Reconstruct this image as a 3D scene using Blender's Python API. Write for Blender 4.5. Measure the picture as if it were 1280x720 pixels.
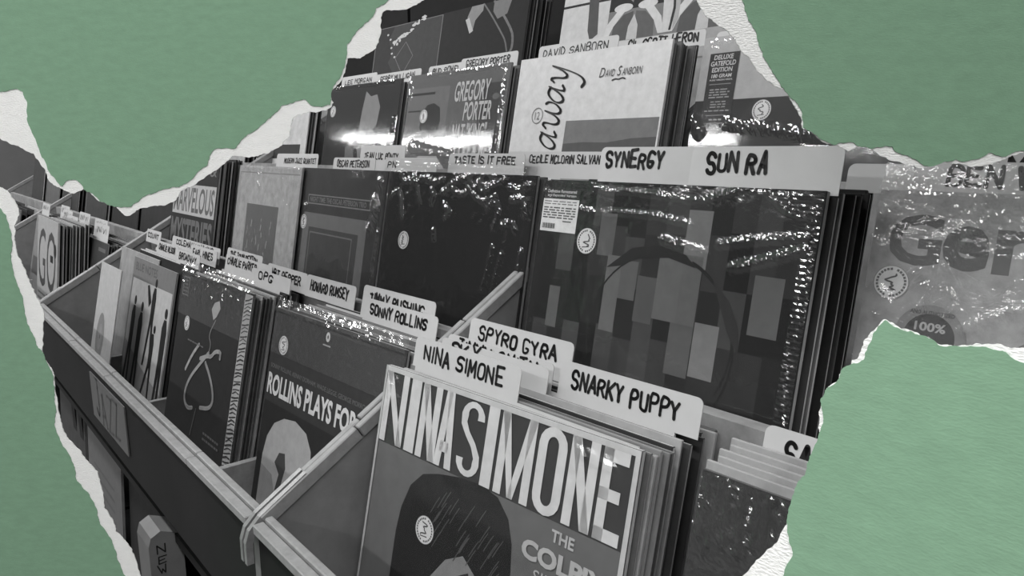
import bpy, bmesh, math, random
from mathutils import Vector, Matrix, noise

for o in list(bpy.data.objects):
    bpy.data.objects.remove(o)
scene = bpy.context.scene
COL = scene.collection
Z0 = 0.95                       # rack datum (top of the lower row of sleeves) above the floor
W = 0.315                       # edge of a 12 inch sleeve

# ---------------------------------------------------------------- camera, light, exposure
cam_d = bpy.data.cameras.new('camera')
cam = bpy.data.objects.new('camera', cam_d)
COL.objects.link(cam)
R_ = Vector((0.65275, 0.75757, -0.00065)); U_ = Vector((-0.1417, 0.12293, 0.98225)); F_ = Vector((-0.7442, 0.64107, -0.18759))
M = Matrix((R_, U_, -F_)).transposed().to_4x4()
M.translation = Vector((0.5681, -0.3859, 0.2182 + Z0))
cam.matrix_world = M
cam_d.sensor_width = 36.0
cam_d.lens = 901.2 / 1280 * 36.0
cam_d.clip_start = 0.02
scene.camera = cam

world = bpy.data.worlds.new('world')
scene.world = world
world.use_nodes = True
world.node_tree.nodes['Background'].inputs[0].default_value = (0.5, 0.5, 0.5, 1)
world.node_tree.nodes['Background'].inputs[1].default_value = 0.3

LAMPS = [(2.2 - 1.28*k, -.8, 23) for k in range(8)] + [(2.2 - 1.28*k, -3.0, 26) for k in range(8)]
for lx, ly, lw in LAMPS:
    ld = bpy.data.lights.new('tube_light', 'AREA')
    ld.shape = 'RECTANGLE'; ld.size = 1.2; ld.size_y = 0.16; ld.energy = lw; ld.color = (1, 1, 1)
    lo = bpy.data.objects.new('tube_light', ld)
    lo.location = (lx, ly, 2.62)
    COL.objects.link(lo)

scene.view_settings.view_transform = 'Standard'
scene.view_settings.look = 'None'
scene.view_settings.gamma = 1.0
scene.view_settings.use_curve_mapping = False
scene.view_settings.exposure = -0.4

# ---------------------------------------------------------------- materials
MC = {}
def mat(key, col, rough=0.5, spec=0.4, var=0.0, vscale=40, bump=0.0, bscale=300, metal=0.0):
    if key in MC: return MC[key]
    m = bpy.data.materials.new(key); m.use_nodes = True
    nt = m.node_tree; b = nt.nodes['Principled BSDF']
    if not isinstance(col, tuple): col = (col, col, col)
    b.inputs['Base Color'].default_value = (*col, 1)
    b.inputs['Roughness'].default_value = rough
    b.inputs['Specular IOR Level'].default_value = spec
    b.inputs['Metallic'].default_value = metal
    if var or bump:
        tc = nt.nodes.new('ShaderNodeTexCoord')
    if var:
        n = nt.nodes.new('ShaderNodeTexNoise'); n.inputs['Scale'].default_value = vscale; n.inputs['Detail'].default_value = 6
        n.inputs['Roughness'].default_value = 0.65
        r = nt.nodes.new('ShaderNodeValToRGB')
        lo = tuple(max(0, c * (1 - var)) for c in col); hi = tuple(min(1, c * (1 + var)) for c in col)
        r.color_ramp.elements[0].position = 0.32; r.color_ramp.elements[1].position = 0.68
        r.color_ramp.elements[0].color = (*lo, 1); r.color_ramp.elements[1].color = (*hi, 1)
        nt.links.new(tc.outputs['Object'], n.inputs['Vector'])
        nt.links.new(n.outputs['Fac'], r.inputs['Fac']); nt.links.new(r.outputs['Color'], b.inputs['Base Color'])
    if bump:
        n2 = nt.nodes.new('ShaderNodeTexNoise'); n2.inputs['Scale'].default_value = bscale; n2.inputs['Detail'].default_value = 5
        bp = nt.nodes.new('ShaderNodeBump'); bp.inputs['Strength'].default_value = bump; bp.inputs['Distance'].default_value = 0.002
        nt.links.new(tc.outputs['Object'], n2.inputs['Vector'])
        nt.links.new(n2.outputs['Fac'], bp.inputs['Height']); nt.links.new(bp.outputs['Normal'], b.inputs['Normal'])
    MC[key] = m
    return m
def ink(g):
    g = round(g, 3)
    return mat('print_grey_%03d' % int(g * 1000), g, 0.5, 0.08 if g < .06 else 0.2, 0.10, 60, 0.0)
def board_mat(g):
    return mat('sleeve_board_%03d' % int(g * 1000), g, 0.55, 0.1 if g < .06 else 0.25, 0.18, 30, 0.05, 250)
def film_mat(key, haze=0.03, bump=0.25, scale=22, rough=0.1):
    if key in MC: return MC[key]
    m = bpy.data.materials.new(key); m.use_nodes = True
    nt = m.node_tree; nt.nodes.clear()
    out = nt.nodes.new('ShaderNodeOutputMaterial')
    tr = nt.nodes.new('ShaderNodeBsdfTransparent'); gl = nt.nodes.new('ShaderNodeBsdfGlossy'); df = nt.nodes.new('ShaderNodeBsdfDiffuse')
    gl.inputs['Roughness'].default_value = rough; df.inputs['Color'].default_value = (.8, .8, .8, 1)
    lw = nt.nodes.new('ShaderNodeLayerWeight'); lw.inputs['Blend'].default_value = .5
    pw = nt.nodes.new('ShaderNodeMath'); pw.operation = 'POWER'; pw.inputs[1].default_value = 5
    fr = nt.nodes.new('ShaderNodeMath'); fr.operation = 'MULTIPLY_ADD'; fr.inputs[1].default_value = .85; fr.inputs[2].default_value = .08
    nt.links.new(lw.outputs['Facing'], pw.inputs[0]); nt.links.new(pw.outputs[0], fr.inputs[0])
    tc = nt.nodes.new('ShaderNodeTexCoord'); n = nt.nodes.new('ShaderNodeTexNoise')
    n.inputs['Scale'].default_value = scale; n.inputs['Detail'].default_value = 4; n.inputs['Distortion'].default_value = 1.2
    bp = nt.nodes.new('ShaderNodeBump'); bp.inputs['Strength'].default_value = bump; bp.inputs['Distance'].default_value = 0.01
    nt.links.new(tc.outputs['Object'], n.inputs['Vector']); nt.links.new(n.outputs['Fac'], bp.inputs['Height'])
    nt.links.new(bp.outputs['Normal'], gl.inputs['Normal']); nt.links.new(bp.outputs['Normal'], lw.inputs['Normal'])
    m1 = nt.nodes.new('ShaderNodeMixShader'); m2 = nt.nodes.new('ShaderNodeMixShader')
    m1.inputs[0].default_value = haze
    nt.links.new(tr.outputs[0], m1.inputs[1]); nt.links.new(df.outputs[0], m1.inputs[2])
    nt.links.new(fr.outputs[0], m2.inputs[0]); nt.links.new(m1.outputs[0], m2.inputs[1]); nt.links.new(gl.outputs[0], m2.inputs[2])
    nt.links.new(m2.outputs[0], out.inputs[0])
    MC[key] = m
    return m

# ---------------------------------------------------------------- mesh helpers
def obj(name, me, parent=None, loc=None, rot=None):
    o = bpy.data.objects.new(name, me)
    COL.objects.link(o)
    if parent: o.parent = parent
    if loc: o.location = loc
    if rot: o.rotation_euler = rot
    return o
def tag(o, label=None, cat=None, group=None, kind=None):
    if label: o['label'] = label
    if cat: o['category'] = cat
    if group: o['group'] = group
    if kind: o['kind'] = kind
    return o
class MB:
    """collects faces with a material each"""
    def __init__(s): s.v = []; s.f = []; s.mi = []; s.mats = []
    def slot(s, m):
        if m not in s.mats: s.mats.append(m)
        return s.mats.index(m)
    def poly(s, pts, m):
        i = len(s.v); s.v += [tuple(p) for p in pts]; s.f.append(tuple(range(i, i + len(pts)))); s.mi.append(s.slot(m))
    def faces(s, vs, fs, m):
        i = len(s.v); s.v += [tuple(p) for p in vs]; k = s.slot(m)
        for f in fs: s.f.append(tuple(i + a for a in f)); s.mi.append(k)
    def box(s, x0, x1, y0, y1, z0, z1, m):
        vs = [(x0,y0,z0),(x1,y0,z0),(x1,y1,z0),(x0,y1,z0),(x0,y0,z1),(x1,y0,z1),(x1,y1,z1),(x0,y1,z1)]
        s.faces(vs, [(0,3,2,1),(4,5,6,7),(0,1,5,4),(1,2,6,5),(2,3,7,6),(3,0,4,7)], m)
    def prism(s, pts, ax, a0, a1, m):
        """extrude a 2D outline along axis ax ('x': pts are (y,z); 'y': pts are (x,z))"""
        n = len(pts)
        mk = (lambda p, a: (a, p[0], p[1])) if ax == 'x' else (lambda p, a: (p[0], a, p[1]))
        vs = [mk(p, a0) for p in pts] + [mk(p, a1) for p in pts]
        s.faces(vs, [tuple(range(n))[::-1], tuple(range(n, 2*n))] + [(i, (i+1) % n, n+(i+1) % n, n+i) for i in range(n)], m)
    def mesh(s, name, smooth=False, bevel=0):
        me = bpy.data.meshes.new(name); me.from_pydata(s.v, [], s.f)
        for m in s.mats: me.materials.append(m)
        me.polygons.foreach_set('material_index', s.mi)
        bm = bmesh.new(); bm.from_mesh(me)
        if s.solid: bmesh.ops.recalc_face_normals(bm, faces=bm.faces)
        if bevel: bmesh.ops.bevel(bm, geom=list(bm.edges), offset=bevel, segments=1, affect='EDGES')
        bm.to_mesh(me); bm.free()
        if smooth: me.polygons.foreach_set('use_smooth', [True] * len(me.polygons))
        me.update()
        return me
    solid = True
    def build(s, name, parent=None, loc=None, rot=None, smooth=False, bevel=0):
        return obj(name, s.mesh(name, smooth, bevel), parent, loc, rot)

# ---------------------------------------------------------------- lettering
STROKES = {'A':"00 26 40;12 32",'B':"00 06 36 45 44 33 03;33 42 41 30 00",'C':"45 36 16 05 01 10 30 41",'D':"00 06 26 44 42 20 00",'E':"46 06 00 40;03 33",
 'F':"46 06 00;03 33",'G':"45 36 16 05 01 10 30 42 22",'H':"00 06;40 46;03 43",'I':"20 26",'J':"46 16;36 31 20 10 01",'K':"00 06;46 02;13 40",'L':"06 00 40",
 'M':"00 06 22 46 40",'N':"00 06 40 46",'O':"16 05 01 10 30 41 45 36 16",'P':"00 06 36 45 44 33 03",'Q':"16 05 01 10 30 41 45 36 16;22 40",'R':"00 06 36 45 44 33 03;23 40",
 'S':"45 36 16 05 04 13 33 42 41 30 10 01",'T':"06 46;26 20",'U':"06 01 10 30 41 46",'V':"06 20 46",'W':"06 10 23 30 46",'X':"00 46;06 40",'Y':"06 23 46;23 20",'Z':"06 46 00 40",
 '2':"05 16 36 45 44 00 40",'&':"40 05 16 25 02 10 30 43"}
def chaikin(p):
    if len(p) < 3: return p
    closed = p[0] == p[-1]
    q = [] if closed else [p[0]]
    for a, b in zip(p, p[1:]):
        q += [(a[0]*.75+b[0]*.25, a[1]*.75+b[1]*.25), (a[0]*.25+b[0]*.75, a[1]*.25+b[1]*.75)]
    q.append(q[0] if closed else p[-1])
    return q
ROUND = set('BCDGJOPQRSU&2')
def ribbon(mb, pts, hw, m, place, caps=True):
    for a, b in zip(pts, pts[1:]):
        dx, dy = b[0]-a[0], b[1]-a[1]; l = math.hypot(dx, dy)
        if l < 1e-7: continue
        nx, ny = -dy/l*hw, dx/l*hw
        mb.poly([place(a[0]+nx, a[1]+ny), place(a[0]-nx, a[1]-ny), place(b[0]-nx, b[1]-ny), place(b[0]+nx, b[1]+ny)], m)
    if caps:
        for a in pts:
            mb.poly([place(a[0]+hw*math.cos(k*math.pi/4), a[1]+hw*math.sin(k*math.pi/4)) for k in range(8)], m)
def marker(mb, text, x0, x1, yb, h, hw, m, place, rnd, slant=0.0):
    """hand lettering with a marker pen, fitted between x0 and x1 on base line yb"""
    adv = [0.55 if c == ' ' else (0.45 if c in "I" else 1.0) for c in text]
    k = (x1 - x0) / sum(adv); x = x0
    for c, a in zip(text, adv):
        if c in STROKES:
            w = k * a * 0.68; hh = h * rnd.uniform(.84, 1.1); dy = rnd.uniform(-.07, .07) * h; sl = slant + rnd.uniform(-.14, .14)
            for st in STROKES[c].split(';'):
                g = [(int(q[0]) / 4, int(q[1]) / 6) for q in st.split()]
                if c == 'I': g = [(0.5, b) for _, b in g]
                g = [(a_ + rnd.uniform(-.07, .07), b_ + rnd.uniform(-.05, .05)) for a_, b_ in g] if c not in 'ODQ' else g
                if c in ROUND: g = chaikin(g)
                ribbon(mb, [(x + k*a*.12 + (a_ + sl*b_) * w, yb + dy + b_ * hh) for a_, b_ in g], hw * rnd.uniform(.85, 1.15), m, place)
        x += k * a
TXT = {}
def glyphs(body, bold=0.0, shear=0.0, space=1.0):
    key = (body, bold, shear, space)
    if key in TXT: return TXT[key]
    cu = bpy.data.curves.new('lettering', 'FONT'); cu.body = body; cu.size = 1; cu.offset = bold; cu.shear = shear; cu.space_character = space
    cu.resolution_u = 3
    o = bpy.data.objects.new('lettering', cu); COL.objects.link(o)
    bpy.context.view_layer.update()
    me = bpy.data.meshes.new_from_object(o.evaluated_get(bpy.context.evaluated_depsgraph_get()))
    vs = [(v.co.x, v.co.y) for v in me.vertices]; fs = [tuple(f.vertices) for f in me.polygons]
    bpy.data.objects.remove(o); bpy.data.curves.remove(cu); bpy.data.meshes.remove(me)
    xs = [v[0] for v in vs]; ys = [v[1] for v in vs]
    x0, x1, y0, y1 = min(xs), max(xs), min(ys), max(ys)
    TXT[key] = ([((a-x0)/(x1-x0), (b-y0)/(y1-y0)) for a, b in vs], fs)
    return TXT[key]
def block_letter(c, w, t):
    """heavy condensed capitals as polygons in a w x 1 box"""
    R = lambda a, b, x, y: [(a, b), (x, b), (x, y), (a, y)]
    if c == 'I': return [R(0, 0, w, 1)]
    if c == 'N': return [R(0, 0, t, 1), R(w-t, 0, w, 1), [(0, 1), (t, 1), (w, 0), (w-t, 0)]]
    if c == 'A': return [[(0, 0), (t, 0), (w*.62, 1), (w*.28, 1)], [(w-t, 0), (w, 0), (w*.72, 1), (w*.38, 1)], R(w*.25, .2, w*.75, .34)]
    if c == 'M': return [R(0, 0, t, 1), R(w-t, 0, w, 1), [(0, 1), (t, 1), (w/2+t*.35, 0), (w/2-t*.35, 0)], [(w-t, 1), (w, 1), (w/2+t*.35, 0), (w/2-t*.35, 0)]]
    if c == 'E': return [R(0, 0, t, 1), R(0, 0, w, .14), R(0, .86, w, 1), R(0, .44, w*.82, .57)]
    ar = lambda cx, cy, rx, ry, a0, a1, n=8: [(cx+rx*math.cos(math.radians(a0+(a1-a0)*i/n)), cy+ry*math.sin(math.radians(a0+(a1-a0)*i/n))) for i in range(n+1)]
    if c == 'O':
        o = ar(w/2, .8, w/2, .21, 0, 180) + ar(w/2, .2, w/2, .21, 180, 360); i_ = ar(w/2, .8, w/2-t, .1, 0, 180) + ar(w/2, .2, w/2-t, .1, 180, 360)
        n = len(o); return [[o[k], o[(k+1) % n], i_[(k+1) % n], i_[k]] for k in range(n)]
    if c == 'S':
        cl = ar(w/2, .79, w/2-t/2, .15, -10, 180) + [(t/2, .68), (w*.35, .56), (w*.65, .44), (w-t/2, .3)] + ar(w/2, .21, w/2-t/2, .15, 0, -190)
        out = []
        for i in range(len(cl)-1):
            def nr(j):
                a = cl[max(0, j-1)]; b = cl[min(len(cl)-1, j+1)]; l = math.hypot(b[0]-a[0], (b[1]-a[1])*.45) or 1
                return (-(b[1]-a[1])*.45/l*t/2, (b[0]-a[0])/l*t/2*.62)
            n0, n1 = nr(i), nr(i+1); a, b = cl[i], cl[i+1]
            out.append([(a[0]+n0[0], a[1]+n0[1]), (a[0]-n0[0], a[1]-n0[1]), (b[0]-n1[0], b[1]-n1[1]), (b[0]+n1[0], b[1]+n1[1])])
        return out
    return []

class Art(MB):
    """flat print on the face of a sleeve; u to the right, v down, both 0..1"""
    solid = False
    def __init__(s, w=W, h=W, e0=0.0002): super().__init__(); s.w = w; s.h = h; s.e = e0; s.vs = 1.0
    def pl(s): 
        s.e += 0.00002
        e = s.e
        return lambda u, v: (u * s.w, -e, (1 - v * s.vs) * s.h)
    def P(s, pts, g):
        q = s.pl(); s.poly([q(*p) for p in pts], ink(g)); return s
    def rect(s, u0, v0, u1, v1, g): return s.P([(u0, v1), (u1, v1), (u1, v0), (u0, v0)], g)
    def frame(s, u0, v0, u1, v1, t, g):
        s.rect(u0, v0, u1, v0+t, g); s.rect(u0, v1-t, u1, v1, g); s.rect(u0, v0, u0+t, v1, g); s.rect(u1-t, v0, u1, v1, g); return s
    def disc(s, u, v, ru, rv, g, n=28): return s.P([(u+ru*math.cos(-2*math.pi*k/n), v-rv*math.sin(-2*math.pi*k/n)) for k in range(n)][::-1], g)
    def ring(s, u, v, r0, r1, g, n=36, a0=0, a1=360):
        q = s.pl()
        for k in range(n):
            A = math.radians(a0+(a1-a0)*k/n); B = math.radians(a0+(a1-a0)*(k+1)/n)
            s.poly([q(u+r*math.cos(t), v-r*math.sin(t)) for r, t in ((r0, A), (r1, A), (r1, B), (r0, B))], ink(g))
        return s
    def line(s, pts, hw, g, smooth=0):
        for _ in range(smooth): pts = chaikin(pts)
        q = s.pl(); ribbon(s, pts, hw, ink(g), q); return s
    def text(s, body, u0, v0, u1, v1, g, bold=0.0, shear=0.0, rot=0.0):
        vs, fs = glyphs(body, bold, shear); q = s.pl()
        if rot:
            cu, cv = (u0+u1)/2, (v0+v1)/2; ca, sa = math.cos(rot), math.sin(rot)
            pts = []
            for a, b in vs:
                x = (a-.5)*(u1-u0); y = (b-.5)*(v1-v0); pts.append(q(cu + x*ca - y*sa, cv - (x*sa + y*ca)))
        else: pts = [q(u0 + a*(u1-u0), v1 - b*(v1-v0)) for a, b in vs]
        s.faces(pts, fs, ink(g)); return s
    def blocks(s, spec, v0, v1, g, t):
        q = s.pl()
        for c, a, b in spec:
            k = v1 - v0
            for pg in block_letter(c, (b-a)/k, t/k): s.poly([q(a + x*k, v1 - y*k) for x, y in pg], ink(g))
        return s
    def lines(s, u0, u1, v, dv, n, th, g, rnd):
        """rows of print too small to read"""
        q = s.pl()
        for i in range(n):
            a = u0
            while a < u1 - .01:
                b = min(u1, a + rnd.uniform(.012, .035)); c = v+i*dv
                s.poly([q(a, c+th), q(b, c+th), q(b, c), q(a, c)], ink(g)); a = b + .006
        return s

# ---------------------------------------------------------------- the room
RX0, RX1, RY0, RY1, RZ = -8.0, 3.6, -4.6, 1.25, 2.75
wallm = mat('wall_paint', 0.2, 0.7, 0.2, 0.08, 3); floorm = mat('floor_lino', 0.16, 0.45, 0.4, 0.25, 6); ceilm = mat('ceiling_paint', 0.75, 0.8, 0.1)
def slab(name, *b, m):
    mb = MB(); mb.box(*b, m); return tag(mb.build(name), kind='structure')
slab('floor', RX0, RX1, RY0, RY1, -0.1, 0, m=floorm)
slab('ceiling', RX0, RX1, RY0, RY1, RZ, RZ+.1, m=ceilm)
slab('wall_back', RX0, RX1, RY1, RY1+.1, 0, RZ, m=wallm)
slab('wall_front', RX0, RX1, RY0-.1, RY0, 0, RZ, m=mat('dark_wall_paint', 0.07, 0.7, 0.2, 0.2, 3))
slab('wall_left', RX0-.1, RX0, RY0, RY1, 0, RZ, m=wallm)
slab('wall_right', RX1, RX1+.1, RY0, RY1, 0, RZ, m=wallm)
whitemetal = mat('white_enamel', 0.75, 0.4)
lampm = bpy.data.materials.new('lit_diffuser'); lampm.use_nodes = True
lampm.node_tree.nodes['Principled BSDF'].inputs['Emission Color'].default_value = (1, 1, 1, 1)
lampm.node_tree.nodes['Principled BSDF'].inputs['Emission Strength'].default_value = 6
for k, (lx, ly, lw) in enumerate(LAMPS):
    t = obj('ceiling_light', None, loc=(lx, ly, RZ)); tag(t, 'long white fluorescent batten lamp fixed to the ceiling', 'ceiling light', 'fluorescent lamps on the ceiling')
    mb = MB(); mb.box(-.64, .64, -.11, .11, -.06, -.001, whitemetal); mb.build('housing', t)
    mb = MB(); mb.box(-.6, .6, -.08, .08, -.085, -.06, lampm); mb.build('diffuser', t)

# ---------------------------------------------------------------- the stepped rack
greypanel = mat('grey_laminate', 0.2, 0.55, 0.3, 0.12, 25); darkpanel = mat('dark_panel', 0.013, 0.6, 0.12, 0.2, 10)
wood = mat('pale_worn_wood', 0.25, 0.5, 0.3, 0.15, 70, 0.2, 150); wood2 = mat('scuffed_board', 0.26, 0.55, 0.3, 0.3, 22, 0.15, 80)
chrome = mat('worn_metal', 0.22, 0.4, 0.5, 0.2, 60, 0.1, 60, 0.2)
rack = tag(obj('record_rack', None, loc=(0, 0, 0)), 'long stepped record rack of grey panels with pale worn edge strips', 'rack')
zl = lambda y: -0.134 + 0.6 * (y + 0.15)
DIV = [1.23, -0.09, -1.41, -2.73, -4.05]
rnd = random.Random(4)
for xd in DIV:
    mb = MB(); mb.prism([(-.152, -.15), (.8, zl(.8)-.016), (.8, -.33), (-.152, -.33)], 'x', xd-.007, xd+.007, greypanel)
    mb.v = [(a, b, c+Z0) for a, b, c in mb.v]
    dp = mb.build('divider_panel', rack)
    L = math.hypot(.95, .57); n = 8; ang = math.atan2(.57, .95)
    for side in (-1, 1):
        a = 0.0
        for k in range(n):
            b = L*(k+1)/n + (rnd.uniform(-.03, .03) if k < n-1 else 0)
            mb = MB(); lift = rnd.uniform(0, .0015)
            mb.box(side*.005-.0043, side*.005+.0043, a+.0008, b-.0008, -.014, lift, wood)
            mb.build('trim_strip', dp, (xd, -.15, -.134+Z0), (ang, 0, 0), bevel=.0012)
            a = b
    # rounded metal nose at the front end
    mb = MB(); pts = [(-.165, -.178), (-.165, -.155), (-.161, -.143), (-.150, -.132), (-.10, zl(-.1)+.003), (-.10, zl(-.1)-.004), (-.148, -.140), (-.155, -.147), (-.158, -.157), (-.158, -.178)]
    for sx in (-.008, .002):
        mb.prism(pts, 'x', xd+sx, xd+sx+.006, chrome)
    mb.v = [(a, b, c+Z0) for a, b, c in mb.v]; mb.build('nose_clip', dp)
for b0, b1 in zip(DIV[1:], DIV):
    mb = MB(); mb.box(b0+.007, b1-.007, -.152, -.138, -.272+Z0, -.14+Z0, darkpanel); mb.build('front_panel', rack)
    x = b0 + .009; 
    while x < b1 - .012:
        e = min(b1-.009, x + rnd.uniform(.28, .42)); 
        if b1 - e < .08: e = b1 - .009
        mb = MB(); mb.box(x+.001, e-.001, -.146, -.138, -.141+Z0, -.134+Z0 + rnd.uniform(0, .0012), wood); fr = mb.build('rail_strip', rack, bevel=.0012)
        mb = MB(); mb.box(x+.001, e-.001, -.158, -.147, -.146+Z0, -.137+Z0 + rnd.uniform(0, .001), wood); mb.build('rail_tape', fr, bevel=.001)
        x = e
    for (name, m, bx) in [('bin_floor', darkpanel, (-.137, .105, -.325, -.312)), ('step_board', wood2, (.106, .122, -.31, .004)), ('bin_floor', darkpanel, (.123, .374, -.142, -.129)),
                          ('step_board', wood2, (.375, .391, -.129, .185)), ('bin_floor', darkpanel, (.392, .639, .04, .053)), ('step_board', wood2, (.64, .655, .053, .365)),
                          ('bin_floor', darkpanel, (.656, .9, .22, .233)), ('back_board', darkpanel, (.9, .915, -.33, .9)), ('storage_shelf', darkpanel, (-.13, .3, -.72, -.70)), ('storage_back', darkpanel, (.3, .312, -.94, -.335))]:
        mb = MB(); mb.box(b0+.008, b1-.008, bx[0], bx[1], bx[2]+Z0, bx[3]+Z0, m); mb.build(name, rack)
    for k in (1, 2, 3):
        xp = b1 - .01 - .385*k if b1 < 0 else b0 + .385*k
        mb = MB(); mb.box(xp-.006, xp+.006, -.125, .1, -.311+Z0, -.25+Z0, wood2); mb.build('column_partition', rack)
    for xp in (b0+.03, b1-.05):
        mb = MB(); mb.box(xp, xp+.04, -.1, -.06, .001, -.335+Z0, darkpanel); mb.build('leg', rack)
mb = MB(); mb.box(DIV[-1], DIV[0], -.13, .895, -.95+.001+Z0, -.945+.02+Z0, darkpanel); mb.build('plinth', rack)

# ---------------------------------------------------------------- hand-lettered tabs (text, row, from, to, depth, top height, label)
COLS = {'L': (-.054, -.40, -.832, -1.25, .303), 'M': (-.014, .317, -.392, -.718, -1.017, -1.385), 'U': (-.385, -.729, -1.095, -.041)}
def card_span(tier, x0, x1):
    c = min(COLS[tier], key=lambda q: abs(q + W/2 - (x0+x1)/2))
    return (c+.004, c+W-.018) if abs(c + W/2 - (x0+x1)/2) < .25 else (x0, x1)
def T(*a, **k): return (a, k)
B = 'white hand-lettered divider tab '
TABS = [
    T('NINA SIMONE', 'L', -.051, .108, .022, .027, B + 'just behind the sleeve with huge title letters', .0155, .6),
    T('SKY', 'L', -.047, .112, .052, .0215, B + 'mostly hidden, second behind the sleeve with huge title letters', .013, .85, pad=(.1, .6)),
    T('JIMMY SMITH', 'L', -.055, .104, .066, .0215, B + 'half hidden, third behind the sleeve with huge title letters', .014, .7),
    T('SNARKY PUPPY', 'L', .114, .264, .073, .028, B + 'wide one standing in front of the patchwork sleeve', .0145, .55),
    T('SPYRO GYRA', 'L', -.057, .098, .099, .034, B + 'rearmost, overlapping the foot of the patchwork sleeve', .0145, .7),
    T('SONNY ROLLINS', 'L', -.274, -.111, .085, .0255, B + 'behind the dark sleeve with the one-line title', .0125, .6),
    T('JIMMY RUSHING', 'L', -.300, -.135, .099, .0375, B + 'in front of the foot of the black wrinkled-film sleeve', .0125, .72),
    T('HOWARD RUMSEY', 'L', -.478, -.33, .0985, .029, B + 'overlapping the foot of the nested-frames sleeve', .0135, .6),
    T('ART PEPPER', 'L', -.638, -.484, .0985, .028, B + 'overlapping the lower corner of the nested-frames sleeve', .0135, .6),
    T('THE JOHN PEYTON', 'L', -.83, -.66, .0985, .036, B + 'tall, overlapping the square picture on the mottled sleeve', .012, .8),
    T('CHARLIE PARKER', 'L', -.815, -.60, .09, .027, B + 'in front of the tall tab by the mottled sleeve', .0125, .7, pad=(.05, .3)),
    T('OPG', 'L', -.66, -.50, .078, .02, B + 'short three-letter one behind the zigzag-strip sleeve', .0125, .8, pad=(.2, .4)),
    T('BROADWAY', 'L', -.98, -.842, .05, .022, B + 'above the leaping silhouettes, nearest to them', .012, .6),
    T('CHARLIE WILSON', 'L', -1.16, -1.01, .06, .022, B + 'above the leaping silhouettes, at their outer side', .012, .6),
    T('EARL HINES', 'L', -1.0, -.845, .083, .027, B + 'behind the leaping silhouettes, below the black two-band sleeve', .0125, .6),
    T('COLEMAN HAWKINS', 'L', -1.18, -.87, .098, .028, B + 'long one at the foot of the black two-band sleeve', .0115, .8),
    T('COUNT', 'L', -1.39, -1.27, .098, .027, B + 'small one at the far divider', .011, .6),
    T('SAT', 'L', .318, .46, .069, .027, B + 'behind the pale card sleeves', .015, .5, pad=(.11, .66), hw=.0013),
    T('SYNERGY', 'M', .041, .172, .1945, .2215, B + 'above the patchwork sleeve, its end covered by the next tab', .0155, .8, pad=(.06, .36), hw=.0012),
    T('SUN RA', 'M', .165, .306, .182, .2215, B + 'above the patchwork sleeve, standing before the next tab', .0165, .72, pad=(.12, .44), hw=.0013, g=.54),
    T('', 'M', .283, .336, .24, .207, 'blank pale divider card tab between the patchwork and mottled sleeves', g=.5),
    T('BEN WEBSTER', 'M', .328, .50, .262, .209, B + 'above the mottled grey sleeve with big letters', .016, .75, pad=(.14, .02), hw=.0012),
    T('ADAM DWIGHT', 'M', .335, .50, .28, .2165, B + 'rearmost above the mottled grey sleeve', .014, .8, pad=(.05, .05), hw=.0013),
    T('CECILE MCLORIN SALVANT', 'M', -.205, -.02, .273, .2165, B + 'long one at the foot of the white script sleeve', .010, .8, pad=(.25, .02), hw=.0007),
    T("TASTE IS IT FREE", 'M', -.32, -.15, .257, .214, B + 'above the black wrinkled-film sleeve', .010, .8, pad=(.08, .1), hw=.0009),
    T('OSCAR PETERSON', 'M', -.62, -.475, .222, .206, B + 'above the sleeve with nested frames', .0105, .6, hw=.0008),
    T('PN', 'M', -.465, -.32, .235, .207, B + 'above the nested frames, mostly behind the black wrinkled film', .0105, .6, pad=(.05, .75), hw=.0008),
    T('MODERN JAZZ QUARTET', 'M', -.87, -.685, .225, .212, B + 'above the mottled sleeve with the square picture', .009, .55, pad=(.2, .03), hw=.0007),
    T('JEAN LUC PONTY', 'M', -.63, -.48, .283, .227, B + 'at the foot of the half-lit face', .0105, .6, hw=.0008),
    T('DAVID SANBORN', 'U', -.367, -.19, .482, .390, 'white divider card tab faintly lettered, above the white script sleeve', .0125, .55, hw=.0007, pad=(.06, .1)),
    T('GIL SCOTT HERON', 'U', -.245, -.065, .525, .388, B + 'half hidden behind the white script sleeve', .0125, .8, hw=.0011, pad=(.2, .06)),
    T('GREGORY PORTER', 'U', -.60, -.432, .492, .392, B + 'above the four lines of condensed capitals', .0115, .65, hw=.0009),
    T('BUD POWELL', 'U', -.72, -.58, .498, .388, B + 'farther in above the four lines of condensed capitals', .0105, .6, hw=.0009),
    T('GERRY MULLIGAN', 'U', -.94, -.755, .503, .389, B + 'above the half-lit face', .0105, .6, hw=.0009),
    T('LEE MORGAN', 'U', -1.115, -.945, .508, .396, B + 'above the half-lit face, at the torn paper', .0105, .6, hw=.0009),
    T('', 'U', -.052, .1, .532, .382, 'blank pale divider card tab above the banner sleeve', g=.5),
]
def card_yaw(tier, x0, x1):        # cards lie parallel to the sleeves of their column
    c = min(COLS[tier], key=lambda q: abs(q + W/2 - (x0+x1)/2))
    return ({-.054: .045, -.40: .03}.get(c, 0.0) if tier == 'L' else 0.0), c
CARDS = []
for a, k in TABS:
    cy, cc = card_yaw(a[1], a[2], a[3]); CARDS.append((a[1], *card_span(a[1], a[2], a[3]), a[4] - cy*((a[2]+a[3])/2 - cc)))
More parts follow.
